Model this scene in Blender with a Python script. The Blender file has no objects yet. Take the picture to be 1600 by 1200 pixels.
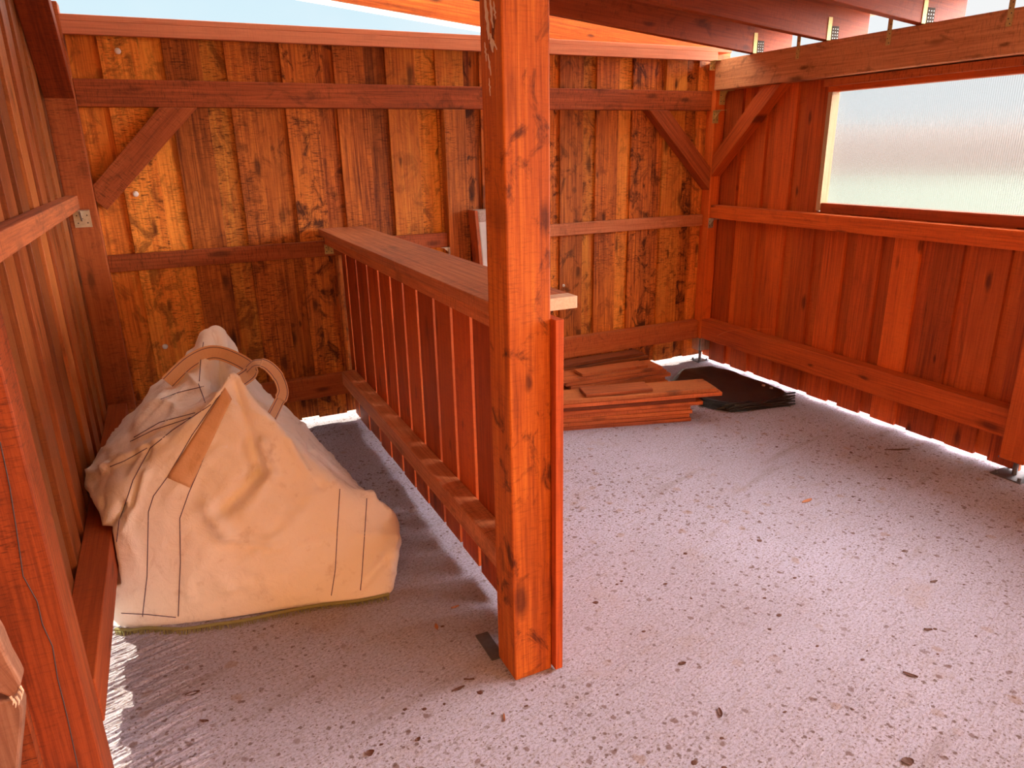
import bpy, bmesh, math, random
from mathutils import Vector, Matrix, noise
from mathutils.bvhtree import BVHTree
random.seed(7)
SC = bpy.context.scene
COL = SC.collection

# ------------------------------------------------------------------ camera
F_PX, YAW, PITCH, ROLL, CAM_Z = 1110.53, math.radians(25.2378), math.radians(18.104), math.radians(1.1608), 1.6
_f = Vector((math.sin(YAW) * math.cos(PITCH), math.cos(YAW) * math.cos(PITCH), -math.sin(PITCH)))
_r = Vector((math.cos(YAW), -math.sin(YAW), 0))
_d = _f.cross(_r)
CAM_R = math.cos(ROLL) * _r + math.sin(ROLL) * _d
CAM_D = -math.sin(ROLL) * _r + math.cos(ROLL) * _d
CAM_O = Vector((0, 0, CAM_Z))
cam = bpy.data.objects.new('camera', bpy.data.cameras.new('camera'))
COL.objects.link(cam)
cam.data.sensor_width = 36
cam.data.lens = F_PX / 1600 * 36
cam.data.clip_start = 0.02
cam.data.clip_end = 500
cam.matrix_world = Matrix(((CAM_R.x, -CAM_D.x, -_f.x, 0), (CAM_R.y, -CAM_D.y, -_f.y, 0), (CAM_R.z, -CAM_D.z, -_f.z, CAM_Z), (0, 0, 0, 1)))
SC.camera = cam

# ------------------------------------------------------------------ world, sun, exposure
SC.view_settings.view_transform = 'Standard'
SC.view_settings.look = 'None'
SC.view_settings.gamma = 1
SC.view_settings.use_curve_mapping = False
SC.view_settings.exposure = 0.0
world = bpy.data.worlds.new('sky')
SC.world = world
world.use_nodes = True
wn, wl = world.node_tree.nodes, world.node_tree.links
wn.clear()
w_out = wn.new('ShaderNodeOutputWorld')
w_bg = wn.new('ShaderNodeBackground')
w_tc = wn.new('ShaderNodeTexCoord')
w_sep = wn.new('ShaderNodeSeparateXYZ')
wl.new(w_tc.outputs['Generated'], w_sep.inputs[0])
w_ramp = wn.new('ShaderNodeValToRGB')                 # horizon haze to blue zenith
w_ramp.color_ramp.elements[0].position = 0.02
w_ramp.color_ramp.elements[0].color = (0.80, 0.92, 0.98, 1)
w_ramp.color_ramp.elements[1].position = 0.75
w_ramp.color_ramp.elements[1].color = (0.42, 0.66, 1.0, 1)
e = w_ramp.color_ramp.elements.new(0.25)
e.color = (0.62, 0.86, 0.97, 1)
wl.new(w_sep.outputs['Z'], w_ramp.inputs[0])
w_noise = wn.new('ShaderNodeTexNoise')                # thin cloud
w_noise.inputs['Scale'].default_value = 3.2
w_noise.inputs['Detail'].default_value = 6
wl.new(w_tc.outputs['Generated'], w_noise.inputs['Vector'])
w_cr = wn.new('ShaderNodeMapRange')
w_cr.inputs['From Min'].default_value = 0.48
w_cr.inputs['From Max'].default_value = 0.72
w_cr.inputs['To Max'].default_value = 0.5
wl.new(w_noise.outputs['Fac'], w_cr.inputs['Value'])
w_mix = wn.new('ShaderNodeMix'); w_mix.data_type = 'RGBA'
w_mix.inputs[7].default_value = (0.95, 0.98, 1.0, 1)
wl.new(w_cr.outputs[0], w_mix.inputs[0])
wl.new(w_ramp.outputs[0], w_mix.inputs[6])
w_dir = wn.new('ShaderNodeMapRange')                  # unseen bright sky patch, added to light the shed from the right
w_dir.interpolation_type = 'SMOOTHSTEP'
w_dir.inputs['From Min'].default_value = 0.72
w_dir.inputs['From Max'].default_value = 0.98
w_dir.inputs['To Min'].default_value = 1.0
w_dir.inputs['To Max'].default_value = 43.0
w_dot = wn.new('ShaderNodeVectorMath'); w_dot.operation = 'DOT_PRODUCT'
w_dot.inputs[1].default_value = Vector((0.82, -0.35, 0.45)).normalized()
wl.new(w_tc.outputs['Generated'], w_dot.inputs[0])
wl.new(w_dot.outputs['Value'], w_dir.inputs['Value'])
wl.new(w_dir.outputs[0], w_bg.inputs['Strength'])
w_warm = wn.new('ShaderNodeMix'); w_warm.data_type = 'RGBA'
w_warm.inputs[7].default_value = (1.0, 0.93, 0.90, 1)
w_wf = wn.new('ShaderNodeMapRange'); w_wf.inputs['From Min'].default_value = 0.0; w_wf.inputs['From Max'].default_value = 0.8
wl.new(w_dot.outputs['Value'], w_wf.inputs['Value']); wl.new(w_wf.outputs[0], w_warm.inputs[0])
wl.new(w_mix.outputs[2], w_warm.inputs[6]); wl.new(w_warm.outputs[2], w_bg.inputs['Color'])
wl.new(w_bg.outputs[0], w_out.inputs[0])

SUN_E = math.radians(23)
sun_dir = Vector((0.74 * math.cos(SUN_E), -0.672 * math.cos(SUN_E), -math.sin(SUN_E)))   # direction the light travels
sun = bpy.data.objects.new('sun', bpy.data.lights.new('sun', 'SUN'))
COL.objects.link(sun)
sun.data.energy = 16.0
sun.data.angle = math.radians(0.6)
sun.data.color = (1.0, 0.91, 0.66)
sun.location = (-6, 3, 6)
sun.rotation_euler = sun_dir.to_track_quat('-Z', 'Y').to_euler()

# ------------------------------------------------------------------ helpers
def ray(u, v):
    return CAM_R * ((u - 800) / F_PX) + CAM_D * ((v - 600) / F_PX) + _f

def on_plane(u, v, axis, val):
    d = ray(u, v)
    return CAM_O + d * ((val - CAM_O[axis]) / d[axis])

def tag(o, label=None, cat=None, group=None, kind=None):
    if label: o['label'] = label
    if cat: o['category'] = cat
    if group: o['group'] = group
    if kind: o['kind'] = kind
    return o

class MB:
    """collects boxes, prisms and tubes with grain coordinates (gc) and per-board variation (bv)"""
    def __init__(self):
        self.v, self.f, self.gc, self.bv = [], [], [], []
    def _add(self, verts, gcs, faces, var=None):
        n = len(self.v)
        off = Vector((random.uniform(0, 60), random.uniform(0, 60), random.uniform(0, 60)))
        var = var or (random.random(), random.random(), random.random())
        self.v += [tuple(p) for p in verts]
        self.gc += [tuple(Vector(g) + off) for g in gcs]
        self.bv += [(*var, 1)] * len(verts)
        self.f += [tuple(n + i for i in q) for q in faces]
    def bar(self, p0, p1, w, h, up=(0, 0, 1), var=None):
        """box along p0->p1; w across (up x axis), h along up"""
        p0, p1 = Vector(p0), Vector(p1)
        a = (p1 - p0); L = a.length; a.normalize()
        s = Vector(up).cross(a).normalized(); u = a.cross(s)
        vs, gs = [], []
        for t in (0, L):
            for (i, j) in ((-1, -1), (1, -1), (1, 1), (-1, 1)):
                vs.append(p0 + a * t + s * (i * w / 2) + u * (j * h / 2))
                gs.append((t, i * w / 2, j * h / 2) if w >= h else (t, j * h / 2, i * w / 2))
        self._add(vs, gs, [(0, 1, 2, 3), (7, 6, 5, 4), (0, 4, 5, 1), (1, 5, 6, 2), (2, 6, 7, 3), (3, 7, 4, 0)], var)
    def box(self, x0, x1, y0, y1, z0, z1, grain='z', var=None):
        c = ((x0 + x1) / 2, (y0 + y1) / 2, (z0 + z1) / 2)
        if grain == 'x': self.bar((x0, c[1], c[2]), (x1, c[1], c[2]), abs(y1 - y0), abs(z1 - z0), var=var)
        elif grain == 'y': self.bar((c[0], y0, c[2]), (c[0], y1, c[2]), abs(x1 - x0), abs(z1 - z0), var=var)
        else: self.bar((c[0], c[1], z0), (c[0], c[1], z1), abs(x1 - x0), abs(y1 - y0), up=(0, 1, 0), var=var)
    def prism(self, poly, ext, grain, var=None):
        """polygon of 3-D points extruded by vector ext; grain direction as a vector"""
        g = Vector(grain).normalized(); e = Vector(ext); en = e.normalized(); s = g.cross(en)
        P = [Vector(p) for p in poly]; n = len(P)
        vs = P + [p + e for p in P]
        gs = [((p - P[0]).dot(g), (p - P[0]).dot(s), (p - P[0]).dot(en)) for p in vs]
        fs = [tuple(range(n)), tuple(range(2 * n - 1, n - 1, -1))] + [(i, i + n, (i + 1) % n + n, (i + 1) % n) for i in range(n)]
        self._add(vs, gs, fs, var)
    def tube(self, pts, r, seg=8, var=None):
        P = [Vector(p) for p in pts]; vs, gs, fs = [], [], []; L = 0; prev = None
        for i, p in enumerate(P):
            t = (P[min(i + 1, len(P) - 1)] - P[max(i - 1, 0)]).normalized()
            if prev is None:
                prev = t.orthogonal().normalized()
            s = (prev - t * prev.dot(t)).normalized(); prev = s
            b = t.cross(s)
            if i: L += (p - P[i - 1]).length
            rr = r[i] if isinstance(r, (list, tuple)) else r
            for k in range(seg):
                a = 2 * math.pi * k / seg
                vs.append(p + s * math.cos(a) * rr + b * math.sin(a) * rr); gs.append((L, math.cos(a) * rr, math.sin(a) * rr))
        for i in range(len(P) - 1):
            for k in range(seg):
                fs.append((i * seg + k, i * seg + (k + 1) % seg, (i + 1) * seg + (k + 1) % seg, (i + 1) * seg + k))
        fs.append(tuple(range(seg - 1, -1, -1))); fs.append(tuple((len(P) - 1) * seg + k for k in range(seg)))
        self._add(vs, gs, fs, var)
    def raw(self, verts, faces, var=None):
        self._add(verts, verts, faces, var)
    def build(self, name, mat, parent=None, bevel=0.0, smooth=False, warp=0.0):
        me = bpy.data.meshes.new(name)
        me.from_pydata(self.v, [], self.f)
        me.attributes.new('gc', 'FLOAT_VECTOR', 'POINT').data.foreach_set('vector', [c for g in self.gc for c in g])
        me.attributes.new('bv', 'FLOAT_COLOR', 'POINT').data.foreach_set('color', [c for g in self.bv for c in g])
        bm = bmesh.new(); bm.from_mesh(me)
        bmesh.ops.recalc_face_normals(bm, faces=bm.faces)
        bm.to_mesh(me); bm.free()
        if smooth: me.polygons.foreach_set('use_smooth', [True] * len(me.polygons))
        me.materials.append(mat)
        o = bpy.data.objects.new(name, me); COL.objects.link(o)
        if parent: o.parent = parent; o.matrix_parent_inverse = Matrix.Translation(parent.location).inverted()
        if bevel:
            m = o.modifiers.new('bevel', 'BEVEL'); m.width = bevel; m.segments = 2; m.limit_method = 'ANGLE'
        return o

def empty(name, loc):
    o = bpy.data.objects.new(name, None); COL.objects.link(o); o.location = loc; o.empty_display_size = 0.1
    return o

# ------------------------------------------------------------------ materials
def new_mat(name):
    m = bpy.data.materials.new(name); m.use_nodes = True
    n, l = m.node_tree.nodes, m.node_tree.links
    n.clear()
    out = n.new('ShaderNodeOutputMaterial'); b = n.new('ShaderNodeBsdfPrincipled')
    l.new(b.outputs[0], out.inputs[0])
    return m, n, l, b, out

def N(n, t, **kw):
    o = n.new('ShaderNode' + t)
    for k, v in kw.items():
        if k in o.inputs: o.inputs[k].default_value = v
        else: setattr(o, k, v)
    return o

def mixc(n, l, fac, a, b, blend='MIX'):
    m = n.new('ShaderNodeMix'); m.data_type = 'RGBA'; m.blend_type = blend
    for s, i in ((fac, 0), (a, 6), (b, 7)):
        if hasattr(s, 'is_linked') or hasattr(s, 'links'): l.new(s, m.inputs[i])
        elif isinstance(s, (int, float)): m.inputs[i].default_value = s
        else: m.inputs[i].default_value = (*s, 1)
    return m.outputs[2]

def rng(n, l, val, a, b, c=0.0, d=1.0):
    m = N(n, 'MapRange', **{'From Min': a, 'From Max': b, 'To Min': c, 'To Max': d}); l.new(val, m.inputs['Value'])
    return m.outputs[0]

def wood(name, dark, mid, light, blotch=0.6, knot=0.7, saw=0.5, rough=0.62, vary=0.35, spec=0.3, kn=0.55, pt=0.0):
    m, n, l, b, out = new_mat(name)
    gc = N(n, 'Attribute', attribute_name='gc'); bv = N(n, 'Attribute', attribute_name='bv')
    sep = n.new('ShaderNodeSeparateColor'); l.new(bv.outputs['Color'], sep.inputs[0])
    def noise_at(scale, detail=4, rgh=0.6, dist=0.0):
        mp = n.new('ShaderNodeMapping'); mp.inputs['Scale'].default_value = scale; l.new(gc.outputs['Vector'], mp.inputs[0])
        t = N(n, 'TexNoise', Scale=1.0, Detail=detail, Roughness=rgh, Distortion=dist); l.new(mp.outputs[0], t.inputs['Vector'])
        return t.outputs['Fac']
    grain = noise_at((2.6, 85, 85), 6, 0.72, 0.35)
    broad = noise_at((1.3, 11, 11), 3, 0.5)
    sawn = noise_at((170, 22, 22), 4, 0.75, 0.4)
    patch = noise_at((7.5, 10, 10), 6, 0.68, 0.9)
    zone = noise_at((1.7, 3, 3), 2, 0.5)
    ramp = n.new('ShaderNodeValToRGB'); cr = ramp.color_ramp
    cr.elements[0].position = 0.28; cr.elements[0].color = (*dark, 1)
    cr.elements[1].position = 0.72; cr.elements[1].color = (*light, 1)
    e = cr.elements.new(0.5); e.color = (*mid, 1)
    mx = n.new('ShaderNodeMath'); mx.operation = 'MULTIPLY_ADD'; mx.inputs[1].default_value = 0.75
    l.new(grain, mx.inputs[0])
    mx2 = n.new('ShaderNodeMath'); mx2.operation = 'MULTIPLY_ADD'; mx2.inputs[1].default_value = 0.25; l.new(broad, mx2.inputs[0])
    sh = rng(n, l, sep.outputs[0], 0, 1, -vary * 0.32, vary * 0.32); l.new(sh, mx2.inputs[2])
    l.new(mx2.outputs[0], mx.inputs[2])
    l.new(mx.outputs[0], ramp.inputs[0])
    col = ramp.outputs[0]
    # saw marks across the board, in zones
    sm = n.new('ShaderNodeMath'); sm.operation = 'MULTIPLY'
    l.new(rng(n, l, sawn, 0.52, 0.62), sm.inputs[0]); l.new(rng(n, l, zone, 0.42, 0.6, 0.12, saw), sm.inputs[1])
    col = mixc(n, l, sm.outputs[0], col, tuple(c * 0.45 for c in dark))
    # dark soaked blotches
    bl = n.new('ShaderNodeMath'); bl.operation = 'MULTIPLY'
    l.new(rng(n, l, patch, 0.54 - pt, 0.66 - pt), bl.inputs[0]); l.new(rng(n, l, sep.outputs[2], 0.1, 0.9, blotch * 0.25, blotch), bl.inputs[1])
    col = mixc(n, l, bl.outputs[0], col, (dark[0] * 0.35, dark[1] * 0.3, dark[2] * 0.3))
    # knots
    mp = n.new('ShaderNodeMapping'); mp.inputs['Scale'].default_value = (2.6, 7.5, 1.5); l.new(gc.outputs['Vector'], mp.inputs[0])
    nz = N(n, 'TexNoise', Scale=5.0, Detail=2); l.new(mp.outputs[0], nz.inputs['Vector'])
    wob = n.new('ShaderNodeVectorMath'); wob.operation = 'MULTIPLY_ADD'; wob.inputs[1].default_value = (0.12, 0.12, 0.12)
    l.new(nz.outputs['Color'], wob.inputs[0]); l.new(mp.outputs[0], wob.inputs[2])
    vo = N(n, 'TexVoronoi', Scale=1.0, Randomness=1.0); vo.voronoi_dimensions = '2D'; l.new(wob.outputs[0], vo.inputs['Vector'])
    vs = n.new('ShaderNodeSeparateColor'); l.new(vo.outputs['Color'], vs.inputs[0])
    ku = n.new('ShaderNodeMath'); ku.operation = 'MULTIPLY'
    ks = n.new('ShaderNodeMath'); ks.operation = 'DIVIDE'; l.new(vo.outputs['Distance'], ks.inputs[0]); l.new(rng(n, l, vs.outputs[1], 0, 1, 0.45, 1.35), ks.inputs[1])
    l.new(rng(n, l, ks.outputs[0], 0.17, 0.06), ku.inputs[0]); l.new(rng(n, l, vs.outputs[0], kn, kn + 0.07, 0, knot), ku.inputs[1])
    col = mixc(n, l, ku.outputs[0], col, (dark[0] * 0.3, dark[1] * 0.22, dark[2] * 0.2))
    # per-board brightness
    br = n.new('ShaderNodeHueSaturation'); l.new(col, br.inputs['Color'])
    l.new(rng(n, l, sep.outputs[1], 0, 1, 1 - vary * 0.6, 1 + vary * 0.5), br.inputs['Value'])
    l.new(br.outputs[0], b.inputs['Base Color'])
    b.inputs['Roughness'].default_value = rough
    b.inputs['Specular IOR Level'].default_value = spec
    hsum = n.new('ShaderNodeMath'); hsum.operation = 'MULTIPLY_ADD'; hsum.inputs[1].default_value = 0.5
    l.new(sawn, hsum.inputs[0]); l.new(grain, hsum.inputs[2])
    bp = N(n, 'Bump', Strength=0.35, Distance=0.003); l.new(hsum.outputs[0], bp.inputs['Height']); l.new(bp.outputs[0], b.inputs['Normal'])
    return m

W_BACK = wood('stained_rough_boards', (0.17, 0.030, 0.007), (0.66, 0.19, 0.027), (0.92, 0.40, 0.062), 0.95, 0.75, 0.9, vary=0.40, kn=0.62, pt=0.035)
W_RIGHT = wood('stained_red_boards', (0.24, 0.033, 0.005), (0.54, 0.09, 0.011), (0.72, 0.145, 0.018), 0.22, 0.75, 0.2, vary=0.38, kn=0.66)
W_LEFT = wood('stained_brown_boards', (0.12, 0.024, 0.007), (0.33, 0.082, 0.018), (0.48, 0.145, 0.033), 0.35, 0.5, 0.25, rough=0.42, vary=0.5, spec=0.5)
W_POST = wood('stained_post', (0.17, 0.022, 0.004), (0.50, 0.105, 0.009), (0.76, 0.235, 0.026), 0.85, 0.75, 0.28, vary=0.1)
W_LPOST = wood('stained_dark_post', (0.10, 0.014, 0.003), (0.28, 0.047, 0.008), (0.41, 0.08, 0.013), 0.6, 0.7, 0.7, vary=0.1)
W_BEAM = wood('stained_beam', (0.22, 0.075, 0.03), (0.56, 0.22, 0.09), (0.74, 0.34, 0.15), 0.5, 0.7, 0.4, vary=0.1)
W_RAIL = wood('stained_rail', (0.15, 0.026, 0.0085), (0.39, 0.082, 0.018), (0.53, 0.14, 0.035), 0.55, 0.6, 0.6, vary=0.3)
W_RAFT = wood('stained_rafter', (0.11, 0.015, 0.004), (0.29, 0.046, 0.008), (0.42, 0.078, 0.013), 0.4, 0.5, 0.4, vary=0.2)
W_PART = wood('stained_partition_boards', (0.229, 0.032, 0.0066), (0.513, 0.082, 0.0116), (0.674, 0.133, 0.0198), 0.2, 0.5, 0.2, vary=0.3)
W_PILE = wood('stained_loose_boards', (0.17, 0.032, 0.010), (0.46, 0.105, 0.024), (0.70, 0.20, 0.05), 0.3, 0.6, 0.4, vary=0.9)
W_CAP = wood('weathered_rail', (0.224, 0.061, 0.0272), (0.537, 0.154, 0.0543), (0.745, 0.268, 0.1045), 0.35, 0.4, 0.5, vary=0.25)
W_PLATE = wood('planed_plate', (0.504, 0.158, 0.0798), (0.672, 0.228, 0.1155), (0.756, 0.280, 0.1470), 0.08, 0.15, 0.05, vary=0.1)
W_HONEY = wood('honey_bounce_boards', (0.42, 0.16, 0.06), (0.68, 0.31, 0.11), (0.76, 0.39, 0.16), 0.2, 0.4, 0.2, vary=0.2)  # wood of the added wall, tone chosen for warm bounce
W_RAW = wood('raw_end_grain', (0.62, 0.42, 0.28), (0.76, 0.56, 0.40), (0.85, 0.68, 0.52), 0.1, 0.0, 0.1, vary=0.1)
W_TAN = wood('tan_sawn_edge', (0.30, 0.17, 0.08), (0.46, 0.29, 0.15), (0.55, 0.37, 0.21), 0.1, 0.0, 0.1, vary=0.1)
W_GREY = wood('weathered_timber', (0.12, 0.05, 0.03), (0.25, 0.10, 0.055), (0.36, 0.17, 0.10), 0.2, 0.2, 0.3, vary=0.2)

def simple(name, col, rough=0.5, metal=0.0, noise_amt=0.15, scale=30):
    m, n, l, b, out = new_mat(name)
    tc = n.new('ShaderNodeTexCoord')
    t = N(n, 'TexNoise', Scale=scale, Detail=4); l.new(tc.outputs['Object'], t.inputs['Vector'])
    c = mixc(n, l, t.outputs['Fac'], tuple(x * (1 - noise_amt) for x in col), tuple(min(1, x * (1 + noise_amt)) for x in col))
    l.new(c, b.inputs['Base Color'])
    b.inputs['Roughness'].default_value = rough; b.inputs['Metallic'].default_value = metal
    return m

M_STEEL = simple('galvanised_steel', (0.55, 0.53, 0.46), 0.4, 0.85, 0.35, 60)
M_BRASS = simple('yellow_passivated_steel', (0.55, 0.40, 0.14), 0.55, 0.35, 0.3, 90)
M_DARKMETAL = simple('dark_steel', (0.16, 0.15, 0.16), 0.45, 0.7, 0.3, 60)
M_DULL = simple('dull_brown_steel', (0.07, 0.045, 0.03), 0.85, 0.0, 0.3, 60)
M_SCREW = simple('bright_screw', (0.95, 0.95, 0.95), 0.25, 0.0, 0.05, 60)
M_ROOF = simple('roof_sheet', (0.62, 0.60, 0.56), 0.7, 0.0, 0.1, 6)
M_TARP = simple('black_tarpaulin', (0.016, 0.014, 0.016), 0.42, 0.0, 0.4, 25)
M_PACK = simple('pale_grey_wrap', (0.55, 0.54, 0.55), 0.35, 0.0, 0.15, 20)
M_LABEL = simple('white_paper', (0.9, 0.9, 0.92), 0.6, 0.0, 0.03, 20)
M_FOAM = simple('crumpled_wrap', (0.42, 0.33, 0.30), 0.8, 0.0, 0.6, 120)
M_STRING = simple('orange_twine', (0.65, 0.16, 0.03), 0.7)
M_LEAF = simple('dry_leaf', (0.10, 0.035, 0.02), 0.7, 0.0, 0.5, 80)
M_CHIP = simple('wood_chip', (0.42, 0.16, 0.07), 0.8, 0.0, 0.3, 80)
M_SEAM = simple('purple_thread', (0.10, 0.055, 0.12), 0.8, 0.0, 0.2, 50)
M_GAP = simple('dark_hole_shade', (0.05, 0.045, 0.045), 0.7, 0.0, 0.2, 50)  # dark colour painted for the shade inside holes and cracks

# concrete slab: broomed ridges, exposed grains, droppings and stains
def make_floor_mat():
    m, n, l, b, out = new_mat('broomed_concrete')
    tc = n.new('ShaderNodeTexCoord')
    rot = n.new('ShaderNodeMapping'); rot.inputs['Rotation'].default_value = (0, 0, math.radians(-16)); l.new(tc.outputs['Object'], rot.inputs[0])
    def nz(scale, detail=4, rgh=0.6, dist=0.0):
        mp = n.new('ShaderNodeMapping'); mp.inputs['Scale'].default_value = scale; l.new(rot.outputs[0], mp.inputs[0])
        t = N(n, 'TexNoise', Scale=1.0, Detail=detail, Roughness=rgh, Distortion=dist); l.new(mp.outputs[0], t.inputs['Vector'])
        return t.outputs['Fac']
    broom = nz((9, 70, 1), 4, 0.65, 0.5)
    groove = nz((0.9, 7.5, 1), 3, 0.6, 0.4)
    grains = nz((95, 130, 1), 4, 0.8)
    grains2 = nz((42, 75, 1), 4, 0.8)
    large = nz((1.1, 1.3, 1), 4, 0.55)
    dirt = nz((3.2, 4.5, 1), 5, 0.65)
    col = mixc(n, l, rng(n, l, large, 0.35, 0.7), (0.60, 0.57, 0.73), (0.49, 0.445, 0.55))
    col = mixc(n, l, rng(n, l, grains, 0.52, 0.62, 0, 0.85), col, (0.27, 0.20, 0.19))
    col = mixc(n, l, rng(n, l, grains, 0.46, 0.34, 0, 0.6), col, (0.85, 0.80, 0.80))
    col = mixc(n, l, rng(n, l, grains2, 0.54, 0.66, 0, 0.6), col, (0.33, 0.25, 0.25))
    col = mixc(n, l, rng(n, l, broom, 0.56, 0.72, 0, 0.4), col, (0.36, 0.27, 0.25))
    col = mixc(n, l, rng(n, l, groove, 0.60, 0.68, 0, 0.35), col, (0.30, 0.22, 0.20))
    col = mixc(n, l, rng(n, l, dirt, 0.58, 0.74, 0, 0.4), col, (0.44, 0.30, 0.22))
    # stain spots of several sizes, thicker in some areas
    area = nz((0.9, 0.8, 1), 3, 0.5)
    for sc, lo, thr, c, amt in ((14, 0.16, 0.66, (0.20, 0.11, 0.085), 0.75), (28, 0.2, 0.66, (0.16, 0.09, 0.07), 0.8), (60, 0.22, 0.64, (0.17, 0.10, 0.08), 0.75), (8, 0.17, 0.70, (0.40, 0.25, 0.18), 0.5)):
        wv = n.new('ShaderNodeVectorMath'); wv.operation = 'MULTIPLY_ADD'; wv.inputs[1].default_value = (0.35 / sc,) * 3
        wn_ = N(n, 'TexNoise', Scale=sc * 2.5, Detail=3); l.new(tc.outputs['Object'], wn_.inputs['Vector'])
        l.new(wn_.outputs['Color'], wv.inputs[0]); l.new(tc.outputs['Object'], wv.inputs[2])
        vo = N(n, 'TexVoronoi', Scale=sc); vo.voronoi_dimensions = '2D'; l.new(wv.outputs[0], vo.inputs['Vector'])
        s = n.new('ShaderNodeSeparateColor'); l.new(vo.outputs['Color'], s.inputs[0])
        a = n.new('ShaderNodeMath'); a.operation = 'MULTIPLY'
        l.new(rng(n, l, vo.outputs['Distance'], lo, lo * 0.6), a.inputs[0])
        t = n.new('ShaderNodeMath'); t.operation = 'MULTIPLY_ADD'; t.inputs[1].default_value = 1.5; t.inputs[2].default_value = -0.72   # more spots where 'area' is high
        l.new(area, t.inputs[0])
        t2 = n.new('ShaderNodeMath'); t2.operation = 'ADD'; l.new(t.outputs[0], t2.inputs[0]); l.new(s.outputs[0], t2.inputs[1])
        l.new(rng(n, l, t2.outputs[0], thr, thr + 0.25, 0, amt), a.inputs[1])
        col = mixc(n, l, a.outputs[0], col, c)
    l.new(col, b.inputs['Base Color'])
    b.inputs['Roughness'].default_value = 0.9
    b.inputs['Specular IOR Level'].default_value = 0.15
    h = n.new('ShaderNodeMath'); h.operation = 'MULTIPLY_ADD'; h.inputs[1].default_value = 0.6; l.new(broom, h.inputs[0]); 
    h2 = n.new('ShaderNodeMath'); h2.operation = 'MULTIPLY'; h2.inputs[1].default_value = 0.5; l.new(grains, h2.inputs[0]); l.new(h2.outputs[0], h.inputs[2])
    bp = N(n, 'Bump', Strength=1.0, Distance=0.02); l.new(h.outputs[0], bp.inputs['Height']); l.new(bp.outputs[0], b.inputs['Normal'])
    return m
M_FLOOR = make_floor_mat()

def make_ground_mat():
    m, n, l, b, out = new_mat('pale_grass')
    tc = n.new('ShaderNodeTexCoord')
    t = N(n, 'TexNoise', Scale=0.6, Detail=6); l.new(tc.outputs['Object'], t.inputs['Vector'])
    t2 = N(n, 'TexNoise', Scale=14.0, Detail=4); l.new(tc.outputs['Object'], t2.inputs['Vector'])
    c = mixc(n, l, rng(n, l, t.outputs['Fac'], 0.35, 0.65), (0.055, 0.070, 0.045), (0.082, 0.090, 0.066))
    c = mixc(n, l, rng(n, l, t2.outputs['Fac'], 0.4, 0.7, 0, 0.5), c, (0.055, 0.07, 0.035))
    l.new(c, b.inputs['Base Color']); b.inputs['Roughness'].default_value = 0.95
    return m
M_GROUND = make_ground_mat()
M_GRAVEL = simple('pale_gravel', (0.66, 0.62, 0.52), 0.95, 0.0, 0.35, 60)
M_YARD = simple('dark_yard_cover', (0.20, 0.09, 0.045), 0.95, 0.0, 0.5, 40)
M_HILL = simple('brown_hillside', (0.085, 0.055, 0.045), 0.95, 0.0, 0.5, 0.25)

def make_pane_mat():
    m, n, l, b, out = new_mat('twinwall_polycarbonate')
    n.remove(b)
    tc = n.new('ShaderNodeTexCoord')
    w = N(n, 'TexWave', Scale=28.0, Distortion=0.0); w.wave_type = 'BANDS'; w.bands_direction = 'Y'; l.new(tc.outputs['Object'], w.inputs['Vector'])
    bp = N(n, 'Bump', Strength=0.3, Distance=0.004); l.new(w.outputs['Fac'], bp.inputs['Height'])
    rf = N(n, 'BsdfRefraction', Roughness=0.20, IOR=1.22); l.new(mixc(n, l, w.outputs['Fac'], (0.66, 0.71, 0.73), (1.0, 1.0, 1.0)), rf.inputs['Color']); l.new(bp.outputs[0], rf.inputs['Normal'])
    trn = n.new('ShaderNodeBsdfTranslucent'); trn.inputs['Color'].default_value = (0.92, 0.95, 0.95, 1)
    gl = N(n, 'BsdfGlossy', Roughness=0.25); gl.inputs['Color'].default_value = (0.9, 0.9, 0.9, 1)
    m1 = n.new('ShaderNodeMixShader'); l.new(rng(n, l, w.outputs['Fac'], 0, 1, 0.0, 0.04), m1.inputs[0]); l.new(rf.outputs[0], m1.inputs[1]); l.new(trn.outputs[0], m1.inputs[2])
    tp = n.new('ShaderNodeBsdfTransparent'); tp.inputs['Color'].default_value = (0.95, 0.97, 0.97, 1)
    m0 = n.new('ShaderNodeMixShader'); m0.inputs[0].default_value = 0.3; l.new(m1.outputs[0], m0.inputs[1]); l.new(tp.outputs[0], m0.inputs[2])
    m2 = n.new('ShaderNodeMixShader'); m2.inputs[0].default_value = 0.05; l.new(m0.outputs[0], m2.inputs[1]); l.new(gl.outputs[0], m2.inputs[2])
    l.new(m2.outputs[0], out.inputs[0])
    return m
M_PANE = make_pane_mat()

def make_milky():
    m, n, l, b, out = new_mat('added_milky_strip'); n.remove(b)
    t = n.new('ShaderNodeBsdfTranslucent'); t.inputs['Color'].default_value = (0.85, 0.85, 0.82, 1)
    d = n.new('ShaderNodeBsdfDiffuse'); d.inputs['Color'].default_value = (0.85, 0.85, 0.82, 1)
    mm = n.new('ShaderNodeMixShader'); mm.inputs[0].default_value = 0.2; l.new(t.outputs[0], mm.inputs[1]); l.new(d.outputs[0], mm.inputs[2]); l.new(mm.outputs[0], out.inputs[0])
    return m
M_MILKY = make_milky()

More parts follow.
